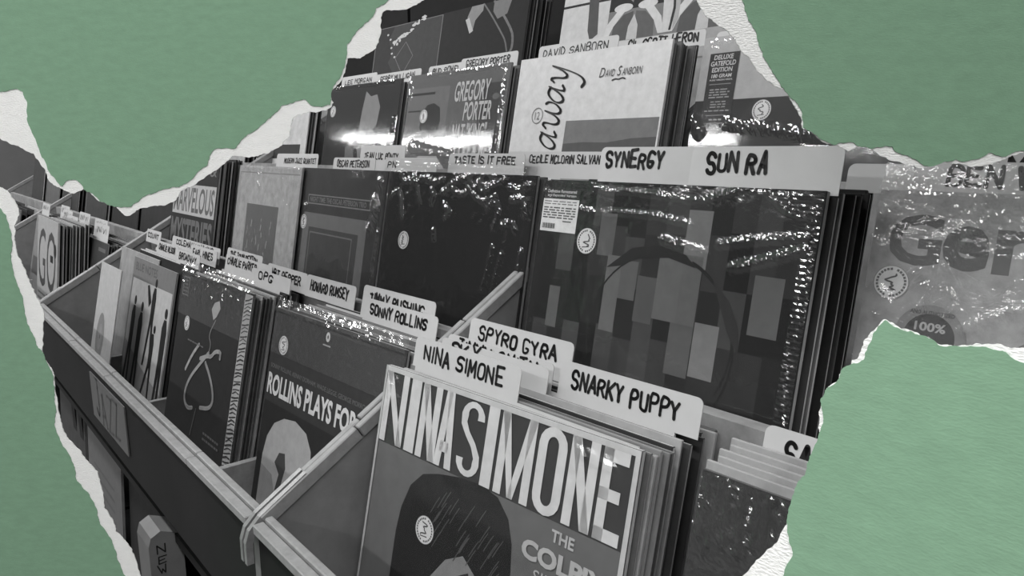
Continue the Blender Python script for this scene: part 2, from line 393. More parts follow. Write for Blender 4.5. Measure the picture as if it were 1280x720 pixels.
# ---------------------------------------------------------------- sleeves
SL = {}
def sleeve_mesh(g, e, t, w, h):
    k = (g, e, t, w, h)
    if k not in SL:
        mb = MB(); a = board_mat(g); b = board_mat(e); mb.box(0, w, 0, t, 0, h, a)
        for i in (0, 1, 3, 5): mb.mi[i] = mb.slot(b)
        SL[k] = mb.mesh('sleeve')
        bm = bmesh.new(); bm.from_mesh(SL[k]); bmesh.ops.bevel(bm, geom=list(bm.edges), offset=min(.0007, t*.3), segments=1, affect='EDGES'); bm.to_mesh(SL[k]); bm.free()
    return SL[k]
SLOPE = {-.213: .6, -.178: .42, -.19: .18}      # how steeply the creases of the film stand on each row
LEAN = {'L': .213, 'M': .178, 'U': .19, 'T': .19}
def sleeve(label, x, y, z, tier, yaw=0.0, g=.05, e=None, t=.004, w=W, h=W, group=None, lean=None):
    ln = LEAN[tier] if lean is None else lean
    e = (.3 if g < .2 else .45) if e is None else e
    o = obj('record_sleeve', sleeve_mesh(g, e, t, w, h), None, (x, y - math.sin(ln)*h, z - math.cos(ln)*h + Z0), (-ln, 0, yaw))
    return tag(o, label, 'record sleeve', group)
def pile(n, x, y, z, tier, where, step=.0055, seed=0, yaw=0.0, dz=.006, dx=.004, greys=(.02, .03, .05, .05, .09, .16, .3), yaw1=None, lean=None):
    r = random.Random(seed); yy = y
    for i in range(n):
        t = r.choice((.0032, .0036, .0042)); yw = yaw if yaw1 is None else max(yaw1, yaw - .012*i)
        for tt, c0, c1, yt in sorted(CARDS, key=lambda c: c[3]):
            if tt == tier and c0 < x + W and c1 > x and yy - .0022 < yt < yy + t + .0008: yy = yt + .0022
        if tier == 'L' and yy > .099: break
        sleeve('thin record sleeve filed edge-on behind ' + where, x + r.uniform(-dx, dx), yy, z - r.uniform(0, dz), tier, yw, r.choice(greys), r.choice((.04, .07, .15, .3, .45)), t,
               group='sleeves stacked behind ' + where, lean=lean)
        yy += step + ((yaw - .012*i > yw) * 0 if yaw1 is None else .0012*(yw > yaw1))
def put(o, name, art): 
    return art.build(name, o)
def price_sticker(o, u, v, w=W, h=W, seed=0, g=.62, big=1.0):
    r = random.Random(seed); a = Art(w, h, .0009); ru = .0135*big/w; rv = .0135*big/h
    a.disc(u, v, ru, rv, g); a.ring(u, v, ru*.96, ru, .2)
    q = a.pl()
    for k in range(26):
        t = 2*math.pi*k/26
        if k in (6, 19): continue
        c, s = math.cos(t), math.sin(t); p = [(.72, -.09), (.86, -.09), (.86, .05), (.72, .05)]
        a.poly([q(u + ru*(d*c - e*s), v - rv*(d*s + e*c)) for d, e in p], ink(.1))
    sc = [(u + ru*r.uniform(-.4, .4), v + rv*(-.5 + k*.1)) for k in range(10)]
    a.line(sc, ru*.05, .08, 1); a.line([(u-ru*.35, v+rv*.5), (u+ru*.3, v+rv*.42)], ru*.04, .08)
    return put(o, 'price_sticker', a)
def film(o, key='shrink_film', w=W, h=W, ridges=(), top=.0, res=90, amp=.0008, seed=0, haze=.006, bump=.2, scale=22, rough=.1, crinkle=0.0, u0=0, u1=1, v1=1):
    """clear wrap with creases: each ridge is (points, half width, height) in u, v"""
    mb = MB(); mb.solid = False; m = film_mat(key, haze, bump, scale, rough); n = res; nv = int(res*(v1+top))
    segs = []
    for pts, hw, ht in ridges:
        pts = chaikin(chaikin(pts)); ht = hw*2.9*SLOPE[round(o.rotation_euler.x, 3)]*w; hw *= 2.9
        segs += [(a, b, hw, ht) for a, b in zip(pts, pts[1:])]
    vs = []
    for j in range(nv+1):
        for i in range(n+1):
            u = u0 + (u1-u0)*i/n; v = -top + (v1+top)*j/nv; d = .0022
            d += amp * noise.noise((u*9+seed, v*9, seed)) + amp*.4*noise.noise((u*30, v*30+seed, 1.7))
            if crinkle: d += crinkle*max(0, 1-max(0, v)/.22)*(.6*noise.noise((u*38, v*70, seed+9)) + .4*noise.noise((u*90, v*120, seed+2)))
            for a, b, hw, ht in segs:
                if abs(v-(a[1]+b[1])/2) > .06 or abs(u-(a[0]+b[0])/2) > .09: continue
                dx, dy = b[0]-a[0], b[1]-a[1]; L2 = dx*dx+dy*dy or 1e-9
                t = max(0, min(1, ((u-a[0])*dx+(v-a[1])*dy)/L2)); q = math.hypot(u-a[0]-t*dx, v-a[1]-t*dy)
                if q < 3*hw: d = max(d, .0022 + ht*(1-q/hw)*(1 + .45*noise.noise((u*75, v*75, seed+5))) if q < hw else d)
            vs.append((u*w, -d + (.004 if v < 0 else 0)*(-v/top if top else 0), (1-v)*h))
    fs = [(j*(n+1)+i, (j+1)*(n+1)+i, (j+1)*(n+1)+i+1, j*(n+1)+i+1) for j in range(nv) for i in range(n)]
    mb.faces(vs, fs, m)
    return mb.build('shrink_wrap', o)
r0 = random.Random(11)

# --- lower row -------------------------------------------------------------------------------
o = sleeve('record sleeve with huge pale condensed title letters above a dark head of hair', -.056, -.013, .0, 'L', .085, .13, .5, .005)
a = Art(); a.rect(0, 0, 1, 1, .12); a.rect(.004, .016, .986, .25, .04)
a.P([(.165,1),(.16,.7),(.16,.5),(.17,.42),(.2,.34),(.25,.29),(.32,.268),(.41,.25),(.5,.243),(.57,.256),(.62,.3),(.645,.36),(.655,.43),(.66,.55),(.65,.75),(.62,1)], .014)
a.P([(.3,1),(.3,.72),(.34,.58),(.4,.5),(.47,.462),(.53,.5),(.57,.6),(.58,.75),(.55,1)], .2); a.P([(.33,.7),(.4,.56),(.5,.5),(.56,.62),(.5,.58),(.41,.64),(.36,.75)], .03)
for k in range(34):
    u = r0.uniform(.34, .62); v = r0.uniform(.3, .46); a.line([(u, v), (u-.012, v+.02), (u-.03, v+.055)], .0016, .07)
put(o, 'cover_print', a)
a = Art(e0=.0012); a.rect(0, 0, 1, .016, .5); a.rect(.986, 0, 1, 1, .5); a.rect(0, 0, .01, 1, .42)
a.blocks([('N',.012,.128),('I',.142,.19),('N',.2,.29),('A',.288,.368),('S',.385,.482),('I',.493,.535),('M',.548,.678),('O',.69,.786),('N',.797,.886),('E',.897,.974)], .016, .244, .58, .029)
put(o, 'title_lettering', a)
a = Art(e0=.0012); a.text('THE', .775, .268, .85, .3, .42, .03); a.text('COLPIX', .683, .322, .97, .375, .42, .045); a.text('SINGLES', .735, .39, .93, .425, .42, .0); put(o, 'subtitle_lettering', a)
price_sticker(o, .295, .449, seed=1)
film(o, 'tight_film', ridges=[([(.03,.03),(.05,.1),(.04,.18)],.006,.0007),([(.07,.04),(.09,.12)],.005,.0006),([(.83,.05),(.87,.06),(.93,.055)],.006,.0006)], amp=.0003, bump=.06, scale=14, rough=.16, haze=.015)
pile(12, -.054, -.0055, -.002, 'L', 'the sleeve with the huge title letters', .0074, 3, .08, dx=.005, yaw1=.045)

o = sleeve('dark grey record sleeve with pale one-line title above the back of a head', -.403, .015, .0, 'L', .05, .045, .3)
a = Art(); a.rect(0, 0, 1, .42, .036); a.rect(0, .42, 1, 1, .024)
a.P([(.05,.95),(.05,.66),(.07,.57),(.12,.5),(.2,.46),(.3,.445),(.4,.47),(.455,.53),(.47,.6),(.44,.68),(.4,.74),(.38,.95)], .3); a.P([(.17,.66),(.2,.61),(.25,.6),(.27,.66),(.25,.74),(.2,.78),(.22,.7)], .05); a.P([(.05,.95),(.05,.7),(.16,.72),(.22,.82),(.3,.95)], .2)
a.disc(.462, .052, .016, .02, .5); a.disc(.462, .052, .006, .008, .08); a.rect(.43, .084, .49, .09, .3); put(o, 'cover_print', a)
a = Art(e0=.001); a.text('SONNY ROLLINS, KENNY DORHAM, WADE LEGGE, GEORGE MORROW, MAX ROACH', .02, .248, .98, .27, .13); a.text('ROLLINS PLAYS FOR BIRD', .012, .29, .95, .385, .5, .035); put(o, 'title_lettering', a)
price_sticker(o, .107, .155, seed=2)
film(o, 'bag_film', ridges=[([(0,.006),(.3,.0),(.6,.012),(1,.003)],.006,.0016),([(.45,-.02),(.6,-.012),(.8,-.02)],.005,.0012)], top=.045, amp=.0005, bump=.12, v1=.2, haze=.03, crinkle=.0007)
pile(14, -.40, .022, -.002, 'L', 'the dark sleeve with the one-line title', .006, 5, .05, yaw1=.03)

o = sleeve('dark record sleeve with pale line figure playing and a zigzag strip down one side', -.833, .017, .0, 'L', .026, .045, .2)
a = Art(); a.rect(0, 0, 1, 1, .034); a.rect(.905, .01, .995, .99, .4)
q = []
for k in range(46):
    v = .03 + k*.0205; a.line([(.915, v+.016), (.95, v+r0.uniform(-.004, .012)), (.988, v+r0.uniform(-.008, .004))], .0028 if k % 3 else .0042, .05)
LN = .4
a.line([(.547,.388),(.455,.462),(.341,.556),(.282,.639),(.283,.708),(.349,.741),(.418,.722)], .011, LN, 2); a.line([(.522,.447),(.598,.495),(.67,.563),(.692,.622),(.652,.667),(.531,.692)], .011, LN, 2)
a.line([(.244,.541),(.312,.448),(.396,.371)], .011, LN, 1); a.line([(.44,.44),(.54,.405),(.587,.401),(.63,.362),(.704,.35),(.705,.384)], .011, LN, 1); a.line([(.582,.203),(.512,.295),(.563,.337),(.547,.388)], .004, .25, 2); a.line([(.477,.711),(.438,.87)], .003, .15)
a.P([(.507,.155),(.538,.115),(.6,.096),(.625,.135),(.587,.184),(.55,.208)], LN)
a.frame(.03, .03, .13, .14, .008, .14); a.lines(.045, .115, .05, .02, 4, .01, .12, r0); a.lines(.22, .46, .37, .02, 1, .008, .14, r0); a.lines(.62, .85, .8, .03, 2, .012, .12, r0)
put(o, 'cover_print', a); price_sticker(o, .167, .29, seed=3)
film(o, 'bag_film', ridges=[([(0,.0),(.3,.008),(.6,-.005),(1,.003)],.007,.0018),([(.1,-.03),(.3,-.02),(.55,-.035),(.8,-.02)],.006,.0016),([(.5,-.05),(.7,-.045),(.95,-.04)],.006,.0016)], top=.06, amp=.0006, bump=.2, v1=.25, haze=.06, crinkle=.003)
pile(12, -.832, .024, -.003, 'L', 'the sleeve with the pale line figure', .0062, 6)

o = sleeve('grey record sleeve printed with tall black silhouettes of leaping people', -1.255, .033, -.022, 'L', 0, .17, .3)
a = Art(); a.rect(0, 0, 1, 1, .16); a.P([(.03,.99),(.97,.99),(.97,.14),(.03,.15)], .42); a.P([(.03,.99),(.97,.99),(.97,.8),(.5,.72),(.03,.6)], .24); a.text('BLUE NOTES', .06, .03, .6, .09, .09, .02)
def figure(u, v, s, lean_=0, kick=0):
    a.disc(u+lean_*.2, v, .03*s, .035*s, .025)
    a.P([(u-.045*s, v+.32*s),(u-.05*s, v+.1*s),(u-.02*s, v+.04*s),(u+.03*s, v+.04*s),(u+.055*s, v+.12*s),(u+.05*s, v+.34*s)], .025)
    a.P([(u-.045*s, v+.3*s),(u+.01*s, v+.3*s),(u-.01*s-lean_, v+.68*s),(u-.05*s-lean_, v+.68*s)], .025); a.P([(u+.0*s, v+.3*s),(u+.05*s, v+.3*s),(u+.05*s+kick, v+.66*s),(u+.01*s+kick, v+.66*s)], .025)
figure(.16, .3, .95, .04); figure(.35, .32, 1, .03, .02); figure(.6, .12, .85, .05, .05); a.P([(.42,.16),(.46,.15),(.55,.26),(.5,.3)], .025); figure(.68, .42, .8, .12, .03); figure(.9, .28, 1, .02)
put(o, 'cover_print', a)
pile(8, -1.25, .043, -.004, 'L', 'the sleeve with the leaping silhouettes', .0062, 7)
sleeve('plain pale grey record sleeve beside the leaping silhouettes, tight against the divider', -1.392, .0375, -.012, 'L', 0, .26, .35, .003)
o = sleeve('small pale single sleeve with a grey disc print leaning in the end column', -1.275, -.032, -.03, 'L', 0, .36, .5, .002, .178, .245)
a = Art(.178, .245); a.rect(0, 0, 1, 1, .4); a.disc(.38, .66, .2, .22, .2); a.disc(.38, .66, .1, .12, .25); a.disc(.38, .66, .02, .02, .1); put(o, 'cover_print', a)

o = sleeve('dark shrink-wrapped record sleeve with crinkled film, low in the bin beside the title letters', .303, .018, .002, 'L', .03, .03, .12, .005)
film(o, 'crinkled_film', ridges=[([(u, .0), (u+r0.uniform(-.01, .01), .05), (u+r0.uniform(-.01,.01), r0.uniform(.09,.2))], .004, .0011) for u in [.02+k*.03 for k in range(16)]], res=150, amp=.0006, bump=.2, scale=30, v1=.7, haze=.02, crinkle=.004)
for k in range(5):
    sleeve('plain pale card sleeve behind the crinkled shrink-wrapped one', .298+.004*(k % 2), .03+k*.0075, .004+.002*k, 'L', .03, .3, .34, .003, group='pale card sleeves behind the crinkled one')
pile(5, .30, .078, -.012, 'L', 'the pale card sleeves', .006, 9)

# --- next bay of the lower row
o = sleeve('pale record sleeve with two big dark letters, first of its stack beyond the far divider', -1.915, -.06, .035, 'L', 0, .3, .3, .005, lean=.12)
a = Art(); a.rect(0, 0, 1, 1, .33); a.text('GO', .06, .1, .92, .62, .06, .0); a.disc(.88, .25, .06, .06, .03); a.rect(.66, .3, .8, .36, .03); a.rect(.5, .66, .8, .95, .08); a.lines(.06, .45, .68, .05, 5, .02, .14, r0); put(o, 'cover_print', a)
pile(9, -1.90, -.052, .03, 'L', 'the pale sleeve with two big letters', .007, 21, lean=.12)
for k, (x, g) in enumerate(((-1.745, .05), (-2.3, .06), (-2.65, .2))):
    o = sleeve(('dark record sleeve with faint bars tucked against the far divider', 'dark record sleeve next to the pale one with two big letters', 'mid grey record sleeve at the far end of the second bay')[k], x, .015+.01*k, -.01, 'L', 0, g, .2)
    a = Art(); a.rect(.06, .06, .3, .1, .14); a.rect(.7, .05, .94, .08, .12); a.rect(.1, .5, .5, .7, .09); put(o, 'cover_print', a)
    pile(10, x, .022+.01*k, -.012, 'L', ('the dark sleeve with faint bars', 'the dark sleeve next to the two big letters', 'the mid grey sleeve in the second bay')[k], .007, 22+k)
for k, x in enumerate((-3.1, -3.5, -3.9)):
    pile(4, x, .0, -.005, 'L', 'the third divider', .02, 30+k)

# --- middle row ------------------------------------------------------------------------------
o = sleeve('shrink-wrapped record sleeve printed with a patchwork of grey blocks and a dark ring', -.014, .166, .187, 'M', .006, .04, .35, .006)
a = Art(); a.rect(0, 0, 1, 1, .016)
rr = random.Random(23); q = a.pl()
for i in range(13):
    u = .03 + i*.0725; v = -.04 + rr.uniform(0, .05)
    while v < 1:
        hgt = .158; g = rr.choice((.014, .018, .022, .03, .04, .055)); v1_ = min(.99, v+hgt); v0_ = max(.01, v)
        a.poly([q(u, v1_), q(u+.0725, v1_), q(u+.0725, v0_), q(u, v0_)], ink(g)); v += hgt
for u0_, v0_, u1_, v1_, g in ((.61,.07,.69,.24,.16),(.683,.385,.762,.54,.17),(.28,.1,.345,.235,.09),(.53,.2,.615,.4,.12),(.385,.24,.455,.36,.1),(.33,.23,.39,.47,.12),(.845,.23,.93,.39,.11),(.09,.36,.14,.5,.09),(.46,.28,.53,.42,.08),(.615,.2,.68,.4,.11),(.6,.4,.68,.55,.09)):
    a.rect(u0_, v0_, u1_, v1_, g)
a.ring(.55, .47, .262, .268, .022, a0=-60, a1=200); a.ring(.56, .45, .245, .25, .022, a0=-30, a1=70); a.P([(.33,.27),(.42,.2),(.52,.18),(.62,.2),(.66,.235),(.56,.215),(.45,.23),(.38,.26)], .025); a.P([(.72,.26),(.78,.31),(.82,.38),(.83,.45),(.79,.4),(.76,.34)], .035)
put(o, 'cover_print', a)
a = Art(e0=.0012); a.rect(.005, .028, .175, .178, .6); a.rect(.005, .028, .175, .066, .03); a.text('Definitive Remastered', .022, .034, .158, .045, .55, .01); a.text('and Expanded Version', .022, .049, .158, .06, .55, .01)
a.lines(.012, .165, .073, .0085, 2, .0035, .15, r0); a.lines(.012, .165, .094, .0085, 5, .0045, .08, r0); a.rect(.11, .139, .15, .143, .08)
for k in range(15):
    a.rect(.014+k*.0042, .15, .014+k*.0042+(.0026 if k % 3 else .0015), .168, .05)
put(o, 'info_sticker', a); price_sticker(o, .23, .196, seed=5)
film(o, 'shrink_film', ridges=[([(.24,.02),(.3,.034),(.37,.027),(.45,.032),(.52,.036),(.6,.046),(.66,.043),(.73,.02),(.76,.01)],.005,.0013),([(.19,.095),(.25,.1),(.33,.096),(.43,.094),(.52,.098),(.62,.112)],.005,.0012),([(.54,.165),(.6,.175),(.65,.185),(.68,.19)],.007,.0013),
  ([(.73,.16),(.8,.145),(.9,.13),(.97,.12)],.006,.0011),([(.78,.22),(.84,.2),(.9,.18),(.97,.15)],.007,.0013)]
  + [([(.965, v), (.985, v-.002), (.999, v-.004)], .0022, .0005) for v in [.1+k*.016 for k in range(32)]] + [([(.8+k*.012, .012), (.9, .02+k*.01), (.99, .015+k*.016)], .003, .0007) for k in range(5)], res=190, amp=.0005, bump=.1, scale=20, haze=.004, rough=.12, crinkle=.0002)
pile(9, -.008, .174, .186, 'M', 'the patchwork sleeve', .0068, 41, .006, dz=.004, greys=(.02, .02, .03, .03, .05, .12))

o = sleeve('record sleeve in crumpled clear film with big dark letters on mottled grey', .317, .225, .187, 'M', -.01, .28, .3, .005)
mott = mat('mottled_print', .3, .45, .35, .3, 55); a = Art(); q = a.pl(); a.poly([q(0, 1), q(1, 1), q(1, 0), q(0, 0)], mott)
a.text('G', .038, .058, .163, .185, .085, .03); a.text('e', .165, .078, .265, .186, .075, .035); a.text('n', .275, .08, .375, .185, .085, .035)
a.P([(.25,1),(.2,.6),(.25,.45),(.33,.36),(.4,.3),(.5,.4),(.6,1)], .15); a.P([(.3,.7),(.33,.4),(.36,.36),(.37,.7)], .1)
put(o, 'cover_print', a)
a = Art(e0=.0012); a.disc(.17, .355, .08, .08, .2); a.disc(.17, .355, .058, .058, .03); a.text('100%', .135, .318, .205, .34, .4, .03); a.text('AND AUTHORIZED', .12, .29, .22, .3, .03, .02); put(o, 'seal_sticker', a)
price_sticker(o, .063, .233, seed=6, big=1.0)
film(o, 'crumpled_film', ridges=[([(.0,.0),(.1,.012),(.25,.006),(.45,.014)],.006,.0018),([(.26,.05),(.22,.1),(.2,.16)],.005,.0014),([(.13,.32),(.16,.25),(.17,.18)],.005,.0014),([(.2,.24),(.22,.27),(.2,.3)],.005,.0012),([(.24,.33),(.28,.29),(.34,.26)],.006,.0016)], top=.07, u1=.6, v1=.6, res=150, amp=.0012, bump=.3, scale=26, haze=.1, crinkle=.001)
pile(6, .318, .233, .186, 'M', 'the mottled grey sleeve with big letters', .007, 43)

o = sleeve('black record sleeve in loose wrinkled clear film with a round price sticker', -.392, .2, .188, 'M', .043, .03, .25, .005)
a = Art(); a.rect(0, 0, 1, 1, .014); put(o, 'cover_print', a); price_sticker(o, .175, .322, seed=7)
sq = [[(.05,.12),(.08,.09),(.12,.11),(.13,.17),(.15,.22)],[(.2,.03),(.24,.06),(.26,.12),(.28,.14)],[(.22,.05),(.3,.02),(.36,.05),(.42,.03)],[(.43,.09),(.5,.04),(.58,.02)],[(.5,.07),(.56,.1),(.62,.06),(.68,.05)],[(.6,.06),(.66,.1),(.72,.12),(.78,.09)],[(.66,.04),(.7,.08),(.76,.04),(.8,.03)],[(.74,.14),(.78,.1),(.82,.16),(.79,.22)],[(.84,.2),(.9,.19),(.92,.22)],[(.86,.05),(.92,.06),(.97,.04)],[(.88,.1),(.95,.09),(.96,.16)],[(.35,.08),(.38,.1),(.36,.14)],[(.1,.02),(.14,.05),(.18,.04)],[(.45,.14),(.5,.17),(.47,.2)],[(.4,.26),(.41,.3)],[(.8,.3),(.79,.4),(.77,.48)],[(.86,.32),(.84,.42),(.83,.5)],[(.97,.3),(.96,.45),(.95,.6)]]
film(o, 'loose_film', ridges=[(s_, .006, .0022) for s_ in sq] + [([(0,-.03),(.3,-.02),(.5,-.035),(.75,-.022),(1,-.03)],.006,.002)], top=.06, res=170, amp=.0010, bump=.15, scale=16, haze=.004, rough=.09)
pile(5, -.388, .208, .186, 'M', 'the black sleeve in wrinkled film', .007, 45, .04)

o = sleeve('dark record sleeve with outlined title bar and nested square frames', -.718, .208, .187, 'M', -.022, .045, .3)
a = Art(); a.rect(0, 0, 1, 1, .03); a.frame(.12, .15, .865, .205, .007, .15); a.text('NIGHT TIME: THE OSCAR PETERSON TRIO', .15, .163, .82, .192, .12, .03)
a.rect(.09, .255, .85, 1, .12); a.rect(.17, .335, .77, 1, .045); a.frame(.19, .36, .71, 1.0, .008, .12); a.P([(.28,.62),(.36,.55),(.5,.56),(.58,.68),(.5,.72),(.4,.66)], .03); a.P([(.36,.66),(.44,.64),(.52,.72),(.42,.74)], .3); put(o, 'cover_print', a)
price_sticker(o, .097, .312, seed=8)
film(o, 'shrink_film', ridges=[([(.02,.2),(.06,.205),(.12,.22)],.007,.0012),([(.9,.16),(.93,.2),(.92,.26),(.88,.3)],.016,.0025),([(.92,.04),(.95,.05),(.94,.09)],.008,.0016),([(.98,.3),(.97,.5),(.96,.7)],.008,.0012)], amp=.0006)
pile(4, -.716, .216, .185, 'M', 'the sleeve with nested frames', .007, 46)

o = sleeve('mottled pale record sleeve with a dark square picture in its middle', -1.017, .203, .187, 'M', -.01, .3, .4)
a = Art(); q = a.pl(); a.poly([q(0, 1), q(1, 1), q(1, 0), q(0, 0)], mott); a.rect(.2, .25, .72, .72, .05); a.rect(.02, .04, .98, .048, .16)
for k in range(26):
    u = r0.uniform(.24, .68); v = r0.uniform(.3, .66); a.line([(u, v), (u+r0.uniform(-.01, .01), v+r0.uniform(.01, .05))], .006, r0.choice((.12, .2, .3)))
put(o, 'cover_print', a)
film(o, 'crumpled_film2', ridges=[([(.33,.02),(.38,.05),(.35,.09),(.4,.13)],.008,.0016),([(0,.0),(.3,.01),(.6,.0),(1,.008)],.008,.0014)], amp=.001, bump=.25, haze=.08)
pile(6, -1.02, .212, .185, 'M', 'the mottled sleeve with a square picture', .007, 47)

o = sleeve('black record sleeve with two bands of tall pale letters beside the far divider', -1.385, .18, .2, 'M', 0, .03, .25, .005)
a = Art(); a.rect(0, 0, 1, 1, .028); a.rect(.03, .2, .985, .43, .36); a.text('MARVELOUS', .05, .22, .96, .41, .1, .02); a.text('MYSTERIES', .03, .46, .97, .68, .11, .03); a.text('&', .82, .04, .96, .13, .14, .0); a.P([(.7,1),(.68,.86),(.72,.78),(.8,.78),(.84,.86),(.82,1)], .25); put(o, 'cover_print', a)
pile(6, -1.375, .188, .199, 'M', 'the black sleeve with two bands of letters', .007, 48)
for k, x in enumerate((-1.75, -2.1, -2.5)):
    pile(5, x, .2, .187, 'M', 'the second divider in the middle row', .01, 50+k)
for k, x in enumerate((-2.9, -3.3, -3.7)): pile(4, x, .19, .187, 'M', 'the third divider in the middle row', .012, 54+k, greys=(.02, .05, .1))

# --- upper row -------------------------------------------------------------------------------
o = sleeve('white record sleeve with black script running upwards and a grey landscape picture', -.385, .457, .368, 'U', -.007, .55, .5, .005)
a = Art(); a.rect(0, 0, 1, 1, .56); a.rect(.41, .338, .992, 1, .15); a.P([(.41,1),(.992,1),(.992,.425),(.85,.43),(.7,.448),(.55,.445),(.41,.452)], .075); put(o, 'cover_print', a)
a = Art(e0=.001); a.text('D', .593, .093, .628, .138, .06, .0, .25); a.text('AVID', .632, .104, .69, .138, .06, .0, .25); a.text('S', .706, .093, .732, .138, .06, .0, .25); a.text('ANBORN', .736, .104, .856, .138, .06, .0, .25); a.line([(.68,.157),(.7,.15),(.72,.156),(.74,.148),(.76,.155)], .003, .08, 2)
# script letters w a y, running up the sleeve; each stroke thick and thin like a pen's
def script(pts, hw):
    for _ in range(3): pts = chaikin(pts)
    q = a.pl()
    for k, (p0, p1) in enumerate(zip(pts, pts[1:])):
        d = math.atan2(p1[1]-p0[1], p1[0]-p0[0]); ribbon(a, [p0, p1], hw*(.35+.75*abs(math.sin(d-.3))), ink(.06), q)
GL = {'a': [[(.85,.9),(.5,1.02),(.12,.65),(.03,.25),(.25,-.02),(.6,.25),(.9,.95)], [(.92,1.02),(.78,.35),(.82,.02),(1.1,.22)]],
      'w': [[(-.05,.75),(.12,1),(.25,.85),(.2,.25),(.4,0),(.65,.3),(.78,.95)], [(.8,1.0),(.72,.25),(.92,0),(1.2,.35),(1.28,.8),(1.15,1)]],
      'y': [[(-.05,.75),(.15,1),(.28,.7),(.3,.2),(.5,0),(.8,.4),(.98,1)], [(1.0,1.02),(.85,.1),(.6,-.7),(.25,-1.0),(-.05,-.85)]]}
def along(s, t): return (.361 + .022*s - .12*t, .48 - .387*s - .02*t)
pos = -.02
for c, adv in (('a', .27), ('w', .33), ('a', .27), ('y', .25)):
    for st in GL[c]: script([along(pos + x_*adv*.8, y_*1.05) for x_, y_ in st], .009)
    pos += adv
put(o, 'title_lettering', a)
a = Art(e0=.001); a.ring(.192, .305, .037, .042, .2); a.text('12', .175, .285, .21, .325, .2); put(o, 'stamp', a)
pile(8, -.384, .464, .366, 'U', 'the white sleeve with black script', .0068, 61, dz=.004, greys=(.03, .05, .09, .16, .12))
o = sleeve('black record sleeve with thin pale capitals, last of the stack behind the white script sleeve', -.413, .535, .366, 'U', 0, .022, .06)
a = Art(); a.text('NINE', .72, .1, 1.0, .19, .3, -.01); a.text('BELO', .72, .22, .99, .31, .3, -.01); a.text('DOWN', .72, .34, .99, .43, .3, -.01); put(o, 'cover_print', a)

o = sleeve('shrink-wrapped record sleeve with four lines of pale condensed capitals beside a dark cap', -.729, .46, .368, 'U', .004, .07, .3)
a = Art(); a.rect(0, 0, 1, 1, .085); a.rect(0, .09, .45, .5, .12); a.rect(0, .12, .3, .135, .03); a.rect(.02, .23, .16, .24, .03); a.P([(.74,1),(.74,.5),(.78,.1),(.98,.1),(.98,1)], .045)
a.P([(.17,.36),(.18,.25),(.23,.2),(.3,.19),(.37,.22),(.39,.3),(.37,.36)], .025); a.P([(.2,.36),(.36,.36),(.34,.47),(.27,.5),(.21,.46)], .1); a.P([(.05,1),(.1,.6),(.2,.52),(.4,.52),(.5,.6),(.55,1)], .35); a.disc(.9, .18, .03, .018, .1); put(o, 'cover_print', a)
a = Art(e0=.001)
for body, u0_, v0_, u1_, v1_ in (('GREGORY', .51, .075, .845, .195), ('PORTER', .62, .2, .88, .31), ('NAT "KING"', .53, .325, .86, .425), ('COLE & ME', .58, .435, .89, .53)): a.text(body, u0_, v0_, u1_, v1_, .45, .02, .1)
put(o, 'title_lettering', a); price_sticker(o, .206, .27, seed=9, g=.7)
film(o, 'calm_film', bump=.012, scale=12, rough=.07, ridges=[([(.12,.46),(.3,.49),(.5,.52),(.68,.55)],.014,.0022),([(.2,.01),(.4,.005),(.65,.012),(.95,.006)],.008,.0016),([(.97,.05),(.96,.3),(.95,.6)],.008,.0014),([(.0,.02),(.04,.07),(.02,.14)],.01,.0014)], amp=.00005)
pile(3, -.727, .467, .366, 'U', 'the sleeve with four lines of capitals', .007, 62)

o = sleeve('dark record sleeve showing half a shadowed face lit from one side', -1.095, .465, .368, 'U', .023, .03, .25)
a = Art(); a.rect(0, 0, 1, 1, .016); a.P([(.5,.4),(.52,.2),(.55,.06),(.62,.1),(.7,.09),(.76,.18),(.74,.3),(.66,.37),(.6,.4)], .2); a.P([(.1,.6),(.12,.4),(.25,.3),(.42,.36),(.5,.5),(.4,.62)], .02); a.P([(.34,.46),(.4,.42),(.46,.48),(.5,.6),(.36,.6)], .1); a.P([(.5,.44),(.62,.4),(.6,.5),(.54,.56)], .16); a.disc(.4, .43, .03, .02, .3); put(o, 'cover_print', a)
price_sticker(o, .094, .188, seed=10, g=.62); film(o, 'calm_film', bump=.012, scale=12, rough=.07, ridges=[([(.1,.01),(.4,.005),(.9,.01)],.009,.0016),([(.97,.1),(.96,.5)],.01,.0014)], amp=.00005)
pile(4, -1.092, .472, .366, 'U', 'the sleeve with a half-lit face', .007, 63)
o = sleeve('white record sleeve with a black bar near its base beside the half-lit face', -1.52, .47, .37, 'U', 0, .45, .4)
a = Art(); a.rect(0, .44, .9, .56, .04); put(o, 'cover_print', a)
pile(3, -1.515, .478, .366, 'U', 'the white sleeve with a black bar', .008, 64)
for k, x in enumerate((-1.9, -2.3)): pile(4, x, .46, .368, 'U', 'the second divider in the upper row', .012, 66+k)
for k, x in enumerate((-2.62, -3.1, -3.5)): pile(3, x, .46, .368, 'U', 'the third divider in the upper row', .015, 166+k, greys=(.02, .05, .1))

